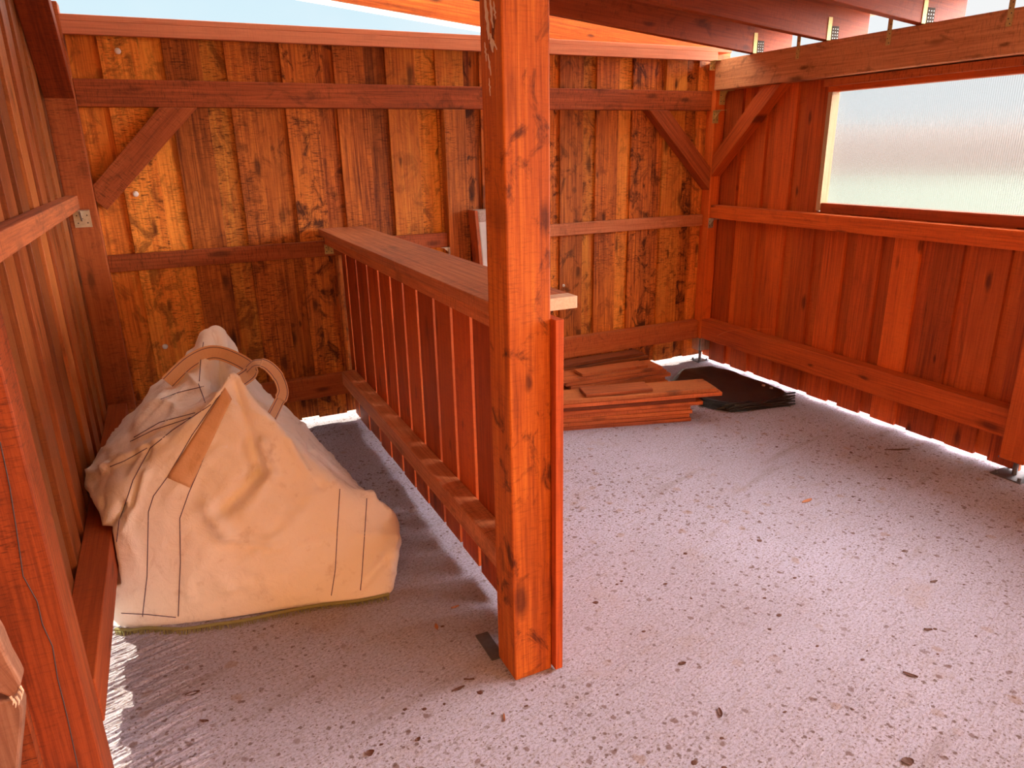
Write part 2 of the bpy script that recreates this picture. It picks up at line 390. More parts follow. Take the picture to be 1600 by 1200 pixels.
def make_fabric(name, c0, c1, weave=300, dirt=0.35):
    m, n, l, b, out = new_mat(name)
    tc = n.new('ShaderNodeTexCoord')
    t = N(n, 'TexNoise', Scale=3.0, Detail=5); l.new(tc.outputs['Object'], t.inputs['Vector'])
    t2 = N(n, 'TexNoise', Scale=11.0, Detail=6, Roughness=0.7); l.new(tc.outputs['Object'], t2.inputs['Vector'])
    c = mixc(n, l, t.outputs['Fac'], c0, c1)
    c = mixc(n, l, rng(n, l, t2.outputs['Fac'], 0.57, 0.74, 0, dirt), c, (0.34, 0.16, 0.08))
    l.new(c, b.inputs['Base Color'])
    b.inputs['Roughness'].default_value = 0.75; b.inputs['Specular IOR Level'].default_value = 0.2
    w = N(n, 'TexNoise', Scale=weave, Detail=1); l.new(tc.outputs['Object'], w.inputs['Vector'])
    w2 = N(n, 'TexNoise', Scale=16.0, Detail=4, Distortion=0.8); l.new(tc.outputs['Object'], w2.inputs['Vector'])
    h = n.new('ShaderNodeMath'); h.operation = 'MULTIPLY_ADD'; h.inputs[1].default_value = 0.12; l.new(w.outputs['Fac'], h.inputs[0]); l.new(w2.outputs['Fac'], h.inputs[2])
    bp = N(n, 'Bump', Strength=0.35, Distance=0.02); l.new(h.outputs[0], bp.inputs['Height']); l.new(bp.outputs[0], b.inputs['Normal'])
    return m
M_BAG = make_fabric('woven_bag_fabric', (0.93, 0.82, 0.76), (0.95, 0.88, 0.83))
M_WEB = make_fabric('webbing', (0.72, 0.42, 0.24), (0.78, 0.50, 0.32), 160, 0.3)
M_HEM = make_fabric('green_serged_hem', (0.20, 0.19, 0.07), (0.34, 0.31, 0.14), 160, 0.2)

# ------------------------------------------------------------------ setting
BACK_Y, RIGHT_X, LEFT_X = 4.29, 3.69, -0.43       # inner faces of the near board layer

mb = MB(); mb.box(-0.56, 3.80, 0.75, 4.42, -0.12, 0.0)
tag(mb.build('floor', M_FLOOR), 'pale broomed concrete slab with brown specks', None, None, 'structure')
def ridges():
    fl = bpy.data.objects['floor']; mb = MB(); vs, fs = [], []; nx, ny, st = 92, 420, 0.004
    x0, y0 = -0.44, 1.05; cd, sd = math.cos(math.radians(16)), math.sin(math.radians(16))
    for j in range(ny + 1):
        for i in range(nx + 1):
            x, y = x0 + i * st, y0 + j * st; a, c = x * cd + y * sd, -x * sd + y * cd
            h = 0.5 + 0.8 * noise.noise(Vector((a * 7, c * 62, 0))) + 0.45 * noise.noise(Vector((a * 26, c * 130, 5))) + 0.5 * noise.noise(Vector((a * 3, c * 17, 9)))
            fade = min(1, i / 4, (nx - i) / 24, j / 12, (ny - j) / 12)
            vs.append((x, y, 0.0004 + 0.0080 * max(0, h) * fade))
    for j in range(ny):
        for i in range(nx):
            k = j * (nx + 1) + i; fs.append((k, k + 1, k + nx + 2, k + nx + 1))
    mb.raw(vs, fs); mb.build('broom_ridges', M_FLOOR, fl)
ridges()
mb = MB(); mb.box(-60, 60, -60, 60, -0.2, -0.06)
tag(mb.build('ground', M_GROUND), 'pale grass around the slab', None, None, 'structure')
mb = MB(); mb.box(-2.2, 5.4, 4.42, 6.0, -0.1, -0.03); mb.box(3.80, 5.4, 0.75, 4.42, -0.1, -0.03); mb.box(-2.2, -0.56, 0.75, 4.42, -0.1, -0.03)
mb2 = MB(); mb2.box(-2.2, 5.4, -4.5, 0.75, -0.1, -0.04)  # unseen dark ground, added to cut pale bounce from the front
tag(mb2.build('added_dark_yard', M_YARD), 'unseen brown ground added before the slab to cut pale bounce', None, None, 'structure')
tag(mb.build('gravel_strip', M_GRAVEL), 'pale gravel strip around the slab', None, None, 'structure')

def hill():
    mb = MB(); vs, fs = [], []; n = 60
    for i in range(n + 1):
        a = math.radians(-30 + 130 * i / n)                       # from behind the back wall round to the right
        for (r, h) in ((46, -0.2), (50, 1.6), (60, 3.2), (75, 3.8), (110, -0.2)):
            hh = h * (0.8 + 0.5 * noise.noise(Vector((a * 4, r * 0.05, 0)))) if h > 0 else h
            vs.append((math.sin(a) * r, math.cos(a) * r, hh))
    for i in range(n):
        for k in range(4):
            fs.append((i * 5 + k, (i + 1) * 5 + k, (i + 1) * 5 + k + 1, i * 5 + k + 1))
    mb.raw(vs, fs)
    return mb.build('hillside', M_HILL, smooth=True)
tag(hill(), 'low brown hillside on the horizon', None, None, 'structure')

def boards(mb, axis, near, out, starts, width, nexts, zlo, zhi, th=0.022, jit=0.006):
    """board-on-board cladding; axis 'x' runs along X (plane Y=near), 'y' along Y (plane X=near); out = +1/-1 away from the room"""
    for s, nx in zip(starts, nexts):
        for layer in (0, 1):
            if layer == 0: a, b = s, s + width
            else: a, b = s + width - 0.03, nx + 0.03
            d0 = near + out * th * layer; d1 = d0 + out * th * 0.97
            z0 = (zlo(s) if callable(zlo) else zlo) + random.uniform(-jit, jit); z1 = zhi(s) if callable(zhi) else zhi
            if axis == 'x': mb.box(a, b, min(d0, d1), max(d0, d1), z0, z1, 'z')
            else: mb.box(min(d0, d1), max(d0, d1), a, b, z0, z1, 'z')

# back wall
starts = [-0.48, -0.169, 0.114, 0.406, 0.686, 0.968, 1.264, 1.565, 1.845, 2.125, 2.405, 2.681, 2.966, 3.238, 3.515]
nexts = starts[1:] + [3.74]
mb = MB(); boards(mb, 'x', BACK_Y, 1, starts, 0.175, nexts, 0.042, 2.22)
wall_back = tag(mb.build('wall_back', W_BACK, bevel=0.0015), 'back wall of rough stained vertical boards', None, None, 'structure')
for (u, v, s) in ((184, 80, 1.0), (212, 303, 1.0), (258, 541, 1.0), (880, 446, 0.7), (1107, 330, 0.6)):
    p = on_plane(u, v, 1, BACK_Y)
    mb = MB(); mb.tube([p + Vector((0, 0.004, 0)), p + Vector((0, -0.006, 0)), p + Vector((0, -0.010, 0)), p + Vector((0, -0.0115, 0))], [0.007 * s, 0.015 * s, 0.013 * s, 0.005 * s], 12)
    mb.build('screw', M_SCREW, wall_back, smooth=True)

# right wall with the opening for the window
WY0, WY1, WZ0, WZ1 = 1.98, 3.285, 1.225, 1.90
full = [3.30, 3.545, 3.79, 4.03]
mb = MB(); boards(mb, 'y', RIGHT_X, 1, full, 0.165, full[1:] + [4.27], 0.024, 2.16)
low = [1.86, 2.095, 2.33, 2.57, 2.815, 3.06]
boards(mb, 'y', RIGHT_X, 1, low, 0.16, low[1:] + [3.33], 0.022, WZ0 - 0.02)
mb.box(RIGHT_X, RIGHT_X + 0.044, 1.86, 3.30, WZ1 + 0.02, 2.16, 'y')
wall_right = tag(mb.build('wall_right', W_RIGHT, bevel=0.0015), 'right wall of red stained vertical boards', None, None, 'structure')

win = tag(empty('window_1', (RIGHT_X + 0.03, (WY0 + WY1) / 2, WZ0)), 'milky ribbed sheet window in the right wall', None, None, 'structure')
mb = MB(); mb.box(RIGHT_X + 0.05, RIGHT_X + 0.058, WY0 - 0.1, WY1 + 0.06, WZ0 - 0.06, WZ1 + 0.06); mb.build('pane', M_PANE, win)
mb = MB(); mb.box(RIGHT_X - 0.012, RIGHT_X + 0.05, WY1 - 0.016, WY1 + 0.014, WZ0 - 0.01, WZ1 + 0.02, 'z'); mb.build('side_trim', W_TAN, win)
mb = MB(); mb.box(RIGHT_X - 0.004, RIGHT_X + 0.05, WY0 - 0.1, WY1 - 0.016, WZ0 - 0.02, WZ0 + 0.035, 'y'); mb.build('bottom_trim', W_RAFT, win)
mb = MB(); mb.box(RIGHT_X - 0.016, RIGHT_X + 0.05, WY0 - 0.1, WY1 + 0.014, WZ1 + 0.0, WZ1 + 0.03, 'y'); mb.build('top_trim', W_RIGHT, win)
mb = MB(); mb.box(RIGHT_X - 0.05, RIGHT_X + 0.0, WY0 - 0.1, WY1 + 0.02, WZ1 + 0.03, WZ1 + 0.07, 'y'); mb.build('head_batten', W_RAIL, win)

# left wall
starts = [1.70 + 0.25 * i for i in range(11)]
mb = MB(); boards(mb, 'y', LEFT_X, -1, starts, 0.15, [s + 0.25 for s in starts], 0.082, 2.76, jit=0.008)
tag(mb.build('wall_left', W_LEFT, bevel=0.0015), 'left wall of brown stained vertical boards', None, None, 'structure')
# unseen board screen, added to keep sun and sky off the front floor
starts = [0.72 + 0.25 * i for i in range(4)]
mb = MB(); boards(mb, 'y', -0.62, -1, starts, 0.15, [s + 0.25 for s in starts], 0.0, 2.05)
tag(mb.build('added_sun_screen', W_LEFT), 'unseen board screen added to block sun at the front left', None, None, 'structure')
starts = [-7.0 + 0.25 * i for i in range(52)]  # tall wall out of view, added to bounce warm sunlight inside
mb = MB(); boards(mb, 'x', -4.5, -1, starts, 0.15, [s + 0.25 for s in starts], -0.05, 8.5)
tag(mb.build('added_bounce_wall', W_HONEY), 'tall unseen board wall added to bounce warm sunlight into the shed', None, None, 'structure')
starts = [-1.8 + 0.24 * i for i in range(15)]  # unseen wall added forward, its open bay lets in sky light
mb = MB(); boards(mb, 'y', RIGHT_X, 1, starts, 0.16, [s + 0.24 for s in starts], 0.022, WZ0 - 0.02)
starts = [-1.8 + 0.24 * i for i in range(8)]
boards(mb, 'y', RIGHT_X, 1, starts, 0.16, [s + 0.24 for s in starts], WZ0 - 0.03, 1.97)
tag(mb.build('added_right_wall', W_RIGHT), 'unseen forward right wall with an open bay, added to let light in', None, None, 'structure')

# unseen roof sheet over the rafters (falls to the right), overhangs set to block sun
def roof_z(x): return 2.17 + 0.10 * (3.6 - x)
mb = MB()
x0, x1 = -1.8, 4.02
mb.prism([(x0, -0.8, roof_z(x0) + 0.205), (x1, -0.8, roof_z(x1) + 0.205), (x1, -0.8, roof_z(x1) + 0.235), (x0, -0.8, roof_z(x0) + 0.235)], (0, 4.72, 0), (1, 0, 0))
tag(mb.build('ceiling', M_ROOF), 'unseen pale roof sheet lying on the rafters, stretched out to block light', None, None, 'structure')

mb = MB()  # unseen milky strip, added to light the end rafter and back wall
mb.prism([(x0, 3.92, roof_z(x0) + 0.205), (x1, 3.92, roof_z(x1) + 0.205), (x1, 3.92, roof_z(x1) + 0.215), (x0, 3.92, roof_z(x0) + 0.215)], (0, 1.7, 0), (1, 0, 0))
tag(mb.build('added_roof_strip', M_MILKY), 'unseen milky roof strip added along the rear edge to let light in', None, None, 'structure')

# ------------------------------------------------------------------ frame timbers
def timber(name, label, cat, mat, boxes, group=None, bevel=0.004):
    mb = MB(); v = (random.random(), random.random(), random.random())
    for bx in boxes: mb.box(*bx, var=v)
    return tag(mb.build(name, mat, bevel=bevel), label, cat, group)

def angle_bracket(parent, p, n1, n2, size=0.07, w=0.05, mat=None, holes=True):
    """folded steel angle at p: one flange along n1, the other along n2; w across"""
    n1, n2 = Vector(n1), Vector(n2); c = n1.cross(n2).normalized(); p = Vector(p); t = 0.003
    mb = MB()
    for a, b in ((n1, n2), (n2, n1)):
        mb.prism([p - c * w / 2, p + c * w / 2, p + c * w / 2 + a * size, p - c * w / 2 + a * size], b * t, a)
    # pressed rib
    mb.prism([p + n1 * size * 0.65 + n2 * t, p + n2 * size * 0.65 + n1 * t, p + (n1 + n2) * t], c * 0.008, n1)
    o = mb.build('angle_bracket', mat or M_STEEL, parent)
    o['label'] = 'folded steel angle bracket'
    hb = MB()
    if holes:
        for k, (i, j) in enumerate(((0.75, -0.28), (0.75, 0.28), (0.5, 0.0), (0.32, -0.3), (0.32, 0.3))):
            for a, b in ((n1, n2),):
                q = p + a * size * i + c * w * j + b * (t + 0.0004)
                hb.tube([q, q + b * 0.0012], 0.0035, 8)
        hb.build('nail_holes', M_GAP, o)
    return o

back_left_post = timber('timber_post', 'dark corner post between left wall and back wall', 'post', W_RAIL, [(-0.43, -0.30, 4.20, 4.288, 0.30, 2.30, 'z')])
back_right_post = timber('timber_post', 'corner post on a steel foot between back wall and right wall', 'post', W_RIGHT, [(3.60, 3.688, 4.20, 4.288, 0.19, 2.16, 'z')])
wall_stud = timber('wall_stud', 'upright stud on back wall just left of centre post', 'post', W_BACK, [(1.578, 1.717, 4.215, 4.289, 0.05, 1.845, 'z')])
cpost = timber('timber_post', 'large bright orange centre post standing in front of the partition', 'post', W_POST, [(0.783, 0.914, 1.68, 1.81, 0.0, 2.42, 'z')], bevel=0.005)
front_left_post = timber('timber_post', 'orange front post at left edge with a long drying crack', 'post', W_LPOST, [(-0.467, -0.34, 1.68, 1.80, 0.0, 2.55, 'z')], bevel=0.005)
right_post = timber('timber_post', 'post at right edge standing on a dark steel foot plate', 'post', W_RIGHT, [(3.58, 3.689, 1.79, 1.905, 0.10, 1.974, 'z')])

# crack of the front left post
pts = [on_plane(u, v, 1, 1.6795) for (u, v) in ((0, 690), (15, 760), (26, 830), (36, 900), (58, 940), (66, 975), (82, 1010), (90, 1060), (105, 1120), (122, 1200), (135, 1260))]
mb = MB(); mb.tube([p for p in pts], 0.0012, 6); cr = mb.build('drying_crack', M_GAP, front_left_post); cr['label'] = 'thin dark drying crack'
mb = MB()
for (u0, v0, u1, v1, w) in ((757, -6, 764, 62, 6), (765, -6, 770, 44, 4), (771, 2, 774, 30, 3), (766, 52, 770, 82, 5), (762, 84, 767, 118, 3), (757, 66, 760, 96, 3), (769, 60, 776, 78, 3), (764, 122, 766, 150, 2)):
    n_ = 9; L_, R_ = [], []
    for i in range(n_):
        t = i / (n_ - 1); u = u0 + (u1 - u0) * t + 1.6 * noise.noise(Vector((u0, i * 0.9, 1))); v = v0 + (v1 - v0) * t; ww = w * (0.25 + math.sin(math.pi * t) * (0.6 + 0.5 * noise.noise(Vector((v0, i * 1.3, 3)))))
        L_.append(on_plane(u - ww / 2, v, 0, 0.7824)); R_.append(on_plane(u + ww / 2, v, 0, 0.7824))
    mb.prism(L_ + R_[::-1], (0.002, 0, 0), (0, 0, 1))
o = mb.build('bare_streaks', W_RAW, cpost); o['label'] = 'pale bare streaks where the stain has worn off'; o['kind'] = 'stuff'
def foot(parent, x, y, z0, half=0.055):
    mb = MB(); mb.box(x - half, x + half, y - half, y + half, 0.0, 0.008); mb.tube([(x, y, 0.008), (x, y, z0 - 0.006)], 0.012, 12)
    mb.box(x - half * 0.8, x + half * 0.8, y - half * 0.8, y + half * 0.8, z0 - 0.008, z0)
    for i in (-1, 1):
        for j in (-1, 1): mb.tube([(x + i * half * 0.75, y + j * half * 0.75, 0.006), (x + i * half * 0.75, y + j * half * 0.75, 0.022)], 0.008, 6)
    o = mb.build('post_foot', M_DARKMETAL, parent); o['label'] = 'dark steel foot plate with threaded rod'
foot(right_post, 3.66, 1.86, 0.10, 0.075)
foot(back_right_post, 3.645, 4.245, 0.19, 0.05)
mb = MB(); mb.box(3.602, 3.640, 4.192, 4.199, 0.10, 0.196); mb.box(3.592, 3.599, 4.205, 4.285, 0.10, 0.196); mb.box(3.648, 3.688, 4.192, 4.199, 0.10, 0.196)
o = mb.build('post_shoe', M_STEEL, back_right_post); o['label'] = 'grey steel shoe plates at the foot of the post'
mb = MB(); mb.box(0.755, 0.80, 1.80, 1.94, 0.0, 0.006); o = mb.build('post_foot', M_DARKMETAL, cpost); o['label'] = 'dark steel foot plate at left rear of post'

# back wall rails and plate
cap_plate = timber('wall_plate', 'smooth pinkish board capping the back wall', 'beam', W_PLATE, [(-0.32, 3.72, 4.205, 4.40, 2.222, 2.25, 'x'), (-0.32, 3.60, 4.205, 4.235, 2.165, 2.222, 'x')], bevel=0.003)
top_rail = timber('wall_rail', 'uppermost horizontal rail on back wall under the plank cap', 'rail', W_RAIL, [(-0.30, 3.60, 4.24, 4.289, 1.848, 1.975, 'x')])
mid_rail_l = timber('wall_rail', 'middle rail on back wall above the big bag', 'rail', W_RAIL, [(-0.30, 1.576, 4.245, 4.289, 1.04, 1.127, 'x')])
mid_rail_r = timber('wall_rail', 'middle rail on back wall between centre post and right corner', 'rail', W_CAP, [(1.719, 3.589, 4.245, 4.289, 1.052, 1.132, 'x')])
low_rail_l = timber('wall_rail', 'lowest rail on back wall behind the big bag', 'rail', W_RAIL, [(-0.30, 1.576, 4.225, 4.289, 0.19, 0.32, 'x')])
low_rail_r = timber('wall_rail', 'lowest rail on back wall behind the stacked boards', 'rail', W_RAIL, [(1.719, 3.589, 4.225, 4.289, 0.195, 0.338, 'x')])
# right wall rails and beam
beam = timber('wall_beam', 'heavy beam along the top of right wall carrying the rafters', 'beam', W_BEAM, [(3.575, 3.688, -1.8, 4.199, 1.976, 2.169, 'y')], bevel=0.006)
sill = timber('wall_rail', 'rail under the window on right wall', 'rail', W_RIGHT, [(3.615, 3.689, 1.906, 4.199, 1.108, 1.20, 'y')])
low_rail_x = timber('wall_rail', 'lowest rail on right wall above the floor gap', 'rail', W_RIGHT, [(3.60, 3.689, 1.906, 4.199, 0.20, 0.350, 'y')])
# left wall rails
rail_lm = timber('wall_rail', 'middle rail on left wall at top left of the bag', 'rail', W_CAP, [(-0.429, -0.372, 1.81, 4.199, 1.368, 1.436, 'y')])
rail_ll = timber('wall_rail', 'lowest rail on left wall beside the bag', 'rail', W_RAFT, [(-0.429, -0.338, 1.81, 4.199, 0.21, 0.345, 'y')])  # darker rafter wood puts the shade beside the bag into the colour

# braces
def brace(label, poly, ext, grain, mat):
    mb = MB(); mb.prism(poly, ext, grain)
    return tag(mb.build('corner_brace', mat, bevel=0.003), label, 'brace')
brace('diagonal brace on back wall at upper left', [(-0.299, 4.215, 1.48), (-0.299, 4.215, 1.405), (-0.258, 4.215, 1.358), (0.236, 4.215, 1.846), (0.058, 4.215, 1.846)], (0, 0.072, 0), (1, 0, 1), W_RAIL)
brace('diagonal brace on back wall at right corner', [(3.598, 4.203, 1.46), (3.598, 4.203, 1.305), (3.045, 4.203, 1.846), (3.205, 4.203, 1.846)], (0, 0.085, 0), (-1, 0, 1), W_RAIL)
brace('diagonal brace on right wall under the heavy beam', [(3.60, 4.198, 1.545), (3.60, 4.198, 1.40), (3.60, 3.60, 1.974), (3.60, 3.76, 1.974)], (0.086, 0, 0), (0, -1, 1), W_RIGHT)
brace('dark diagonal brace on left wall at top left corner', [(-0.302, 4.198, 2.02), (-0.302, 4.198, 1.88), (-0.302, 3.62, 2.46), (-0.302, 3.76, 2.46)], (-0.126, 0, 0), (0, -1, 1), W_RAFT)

# brackets
angle_bracket(back_left_post, (-0.371, 4.1985, 1.366), (0, 0, -1), (0, -1, 0), 0.085, 0.075)
angle_bracket(back_right_post, (3.606, 4.199, 1.847), (0, 0, -1), (0, -1, 0), 0.085, 0.05, M_BRASS)
angle_bracket(beam, (3.655, 4.198, 1.974), (0, 0, -1), (0, -1, 0), 0.09, 0.05, M_BRASS)
angle_bracket(cap_plate, (3.555, 4.204, 2.165), (0, 0, -1), (0, -1, 0), 0.06, 0.045, M_BRASS)
angle_bracket(sill, (3.625, 4.198, 1.106), (0, 0, -1), (0, -1, 0), 0.07, 0.045)
angle_bracket(wall_stud, (1.577, 4.23, 1.04), (0, 0, -1), (-1, 0, 0), 0.05, 0.03)

# rafters
def rafter(y, label, x0=-1.0, x1=3.90, bracket=True, mat=None):
    mb = MB()
    zz = lambda x: roof_z(x)
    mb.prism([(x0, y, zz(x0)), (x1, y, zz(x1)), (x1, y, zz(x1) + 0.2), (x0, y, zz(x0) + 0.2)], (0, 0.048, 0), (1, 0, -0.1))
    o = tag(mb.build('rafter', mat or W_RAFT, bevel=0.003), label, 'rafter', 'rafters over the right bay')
    if bracket:
        s = MB(); z = zz(3.6) + 0.001
        s.box(3.568, 3.598, y - 0.003, y - 0.0005, z, z + 0.12)
        s.build('strap', M_BRASS, o)['label'] = 'perforated yellow steel strap'
        s = MB(); s.box(3.60, 3.655, y - 0.004, y - 0.001, z, z + 0.075); s.box(3.60, 3.655, y - 0.05, y - 0.001, z, z + 0.003)
        br = s.build('angle_bracket', M_DULL, o)
        h = MB()
        for i in range(3):
            for j in range(4):
                q = Vector((3.609 + 0.018 * i, y - 0.0042, z + 0.012 + 0.016 * j)); h.tube([q, q + Vector((0, -0.001, 0))], 0.0022, 8)
        h.build('nail_holes', M_STEEL, br)
    return o
rafter(4.42, 'bright orange end rafter outside the back wall', bracket=False, mat=W_POST)  # brighter post wood puts the light on this rafter into its colour
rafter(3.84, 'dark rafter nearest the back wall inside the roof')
rafter(3.257, 'middle rafter of the three resting on the right beam')
rafter(2.672, 'nearest visible rafter resting on the right beam at top right')
rafter(2.09, 'rafter just above the top right corner of the view')
for y in (3.466, 2.852, 2.236):
    mb = MB(); mb.box(3.5715, 3.5745, y - 0.013, y + 0.013, 2.095, 2.169); mb.box(3.5715, 3.5745, y - 0.013, y + 0.013, 2.169, 2.235)
    o = mb.build('strap', M_BRASS, beam); o['label'] = 'perforated yellow steel strap'
    h = MB()
    for j in range(5):
        q = Vector((3.571, y + (0.005 if j % 2 else -0.005), 2.105 + 0.022 * j)); h.tube([q, q + Vector((-0.0008, 0, 0))], 0.003, 8)
    h.build('nail_holes', M_GAP, o)

# ------------------------------------------------------------------ partition
part = tag(empty('partition', (0.9, 3.0, 0)), 'half height board partition running from centre post to back wall', 'partition')
mb = MB()
mb.box(0.785, 1.045, 1.812, 4.24, 1.163, 1.20, 'y')
mb.build('top_cap', W_CAP, part, bevel=0.003)
mb = MB(); mb.box(0.914, 1.045, 1.765, 1.811, 1.163, 1.20, 'y'); mb.box(0.9145, 1.045, 1.760, 1.7655, 1.163, 1.20, 'z')
e1 = MB(); e1.box(0.9155, 1.0445, 1.758, 1.812, 1.1635, 1.1995, 'y')
o = e1.build('cap_end', W_RAW, part, bevel=0.002); o['label'] = 'pale unstained sawn end of the top cap'
mb = MB(); mb.box(0.815, 0.9148, 1.812, 4.239, 1.108, 1.162, 'y'); mb.build('upper_rail', W_CAP, part, bevel=0.004)
mb = MB(); mb.box(0.832, 0.9148, 1.812, 4.20, 0.262, 0.345, 'y'); mb.build('lower_rail', W_CAP, part, bevel=0.004)
mb = MB()
ys = [4.194, 3.95, 3.717, 3.496, 3.285, 3.086, 2.89, 2.676, 2.481, 2.285, 2.08, 1.87]
top = 4.288
for y in ys:
    mb.box(0.9152, 0.938, y, top, 0.035 + random.uniform(-0.008, 0.008), 1.162, 'z'); top = y - 0.027
mb.box(0.9152, 0.9405, 1.655, 1.851, 0.012, 1.162, 'z')
mb.build('board_panel', W_PART, part, bevel=0.0012)
angle_bracket(part, (0.835, 4.238, 1.108), (0, 0, -1), (0, -1, 0), 0.055, 0.05, M_BRASS)

# ------------------------------------------------------------------ tall wrapped package behind the centre post
pk = tag(empty('wrapped_package', (1.93, 4.1, 0)), 'tall pale grey package with a white label standing behind centre post', 'package')
def lean(x, y, z): return (x - 0.03 + 0.05 * (1.25 - z) * 0.6, y - 0.10 * (1.25 - z), z)
mb = MB()
for (xa, xb, ya, yb, za, zb, nm, mt) in ((1.755, 2.10, 4.10, 4.20, 0.0, 1.21, 'wrapped_body', M_PACK),):
    P = [lean(xa, ya, za), lean(xb, ya, za), lean(xb, ya, zb), lean(xa, ya, zb)]
    mb.prism(P, (0, yb - ya, 0), (0, 0, 1)); mb.build(nm, mt, pk, bevel=0.006)
mb = MB(); P = [lean(1.752, 4.095, 1.19), lean(2.103, 4.095, 1.19), lean(2.103, 4.095, 1.262), lean(1.752, 4.095, 1.262)]; mb.prism(P, (0, 0.11, 0), (0, 0, 1)); mb.build('crumpled_top', M_FOAM, pk, bevel=0.012)
mb = MB(); P = [lean(1.735, 4.098, 0.0), lean(1.754, 4.098, 0.0), lean(1.754, 4.098, 1.262), lean(1.735, 4.098, 1.262)]; mb.prism(P, (0, 0.11, 0), (0, 0, 1)); o = mb.build('side_board', W_RAIL, pk); o['label'] = 'dark board along the left side'
mb = MB(); P = [lean(1.80, 4.094, 0.88), lean(1.95, 4.094, 0.88), lean(1.95, 4.094, 1.06), lean(1.80, 4.094, 1.06)]; mb.prism(P, (0, -0.002, 0), (0, 0, 1)); mb.build('label_sheet', M_LABEL, pk)

# ------------------------------------------------------------------ loose boards
def loose_board(x_r, y_r, length, width, z, th, ang, label, group, mat=None):
    a = math.radians(ang); d = Vector((-math.cos(a), math.sin(a), 0)); s = Vector((math.sin(a), math.cos(a), 0))
    p = Vector((x_r, y_r, z + th / 2)) + s * width / 2
    mb = MB(); mb.bar(p + d * length, p, width, th)
    return tag(mb.build('loose_board', mat or W_PILE, bevel=0.0025), label, 'board', group)
G1, G2 = 'boards in the front pile', 'boards in the rear pile'
TH = 0.0228
front = [(2.735, 3.225, 16.6), (2.725, 3.231, 16.3), (2.738, 3.222, 16.8), (2.728, 3.230, 16.3), (2.80, 3.203, 16.3), (2.755, 3.218, 15.6), (2.915, 3.168, 15.2), (2.885, 3.184, 14.6)]
names = ['bottom board of the front pile on the floor', 'second board up in the front pile', 'third board up in the front pile', 'fourth board up in the front pile', 'fifth board up in the front pile, jutting out a little', 'sixth board up in the front pile', 'long board second from top of the front pile, jutting right', 'wide board under the short offcut on the front pile']
z = 0.001
for i, ((xr, yr, an), nm) in enumerate(zip(front, names)):
    loose_board(xr, yr, 1.22 + (0.12 if i > 5 else 0), 0.20 if i == 7 else 0.185, z, TH, an, nm, G1); z += TH + 0.0028
loose_board(2.50, 3.31, 0.42, 0.15, z, 0.018, 14.5, 'short offcut lying on top of the front pile', G1)
rear = [(2.96, 3.77, 6.2), (2.95, 3.78, 5.8), (2.97, 3.765, 5.6), (2.95, 3.775, 6.0), (2.99, 3.765, 5.2), (2.96, 3.775, 5.4), (2.93, 3.78, 5.0)]
rn = ['bottom board of the rear pile by the back wall', 'second board up in the rear pile', 'third board up in the rear pile', 'fourth board up in the rear pile', 'fifth board up in the rear pile', 'sixth board up in the rear pile', 'seventh board up in the rear pile']
z = 0.001
for (xr, yr, an), nm in zip(rear, rn):
    loose_board(xr, yr, 0.76, 0.19, z, TH, an, nm, G2); z += TH + 0.0028
loose_board(2.82, 3.80, 0.50, 0.13, z, 0.02, 4.0, 'short pale streaked board on top of the rear pile', G2)
rw = ['lowest board of the row against the back wall', 'second board up in the row against the back wall', 'third board up in the row against the back wall', 'fourth board up in the row against the back wall', 'fifth board up in the row against the back wall', 'sixth board up in the row against the back wall', 'seventh board up in the row against the back wall']
for k in range(7):
    loose_board(3.02 + random.uniform(-0.02, 0.02), 4.055, 0.80, 0.15, 0.001 + k * (TH + 0.0028), TH, 0.6, rw[k], 'boards in the row against the back wall')
loose_board(2.98, 4.07, 0.75, 0.12, 0.001 + 7 * (TH + 0.0028), 0.02, 0.4, 'topmost board of the row against the back wall', 'boards in the row against the back wall')

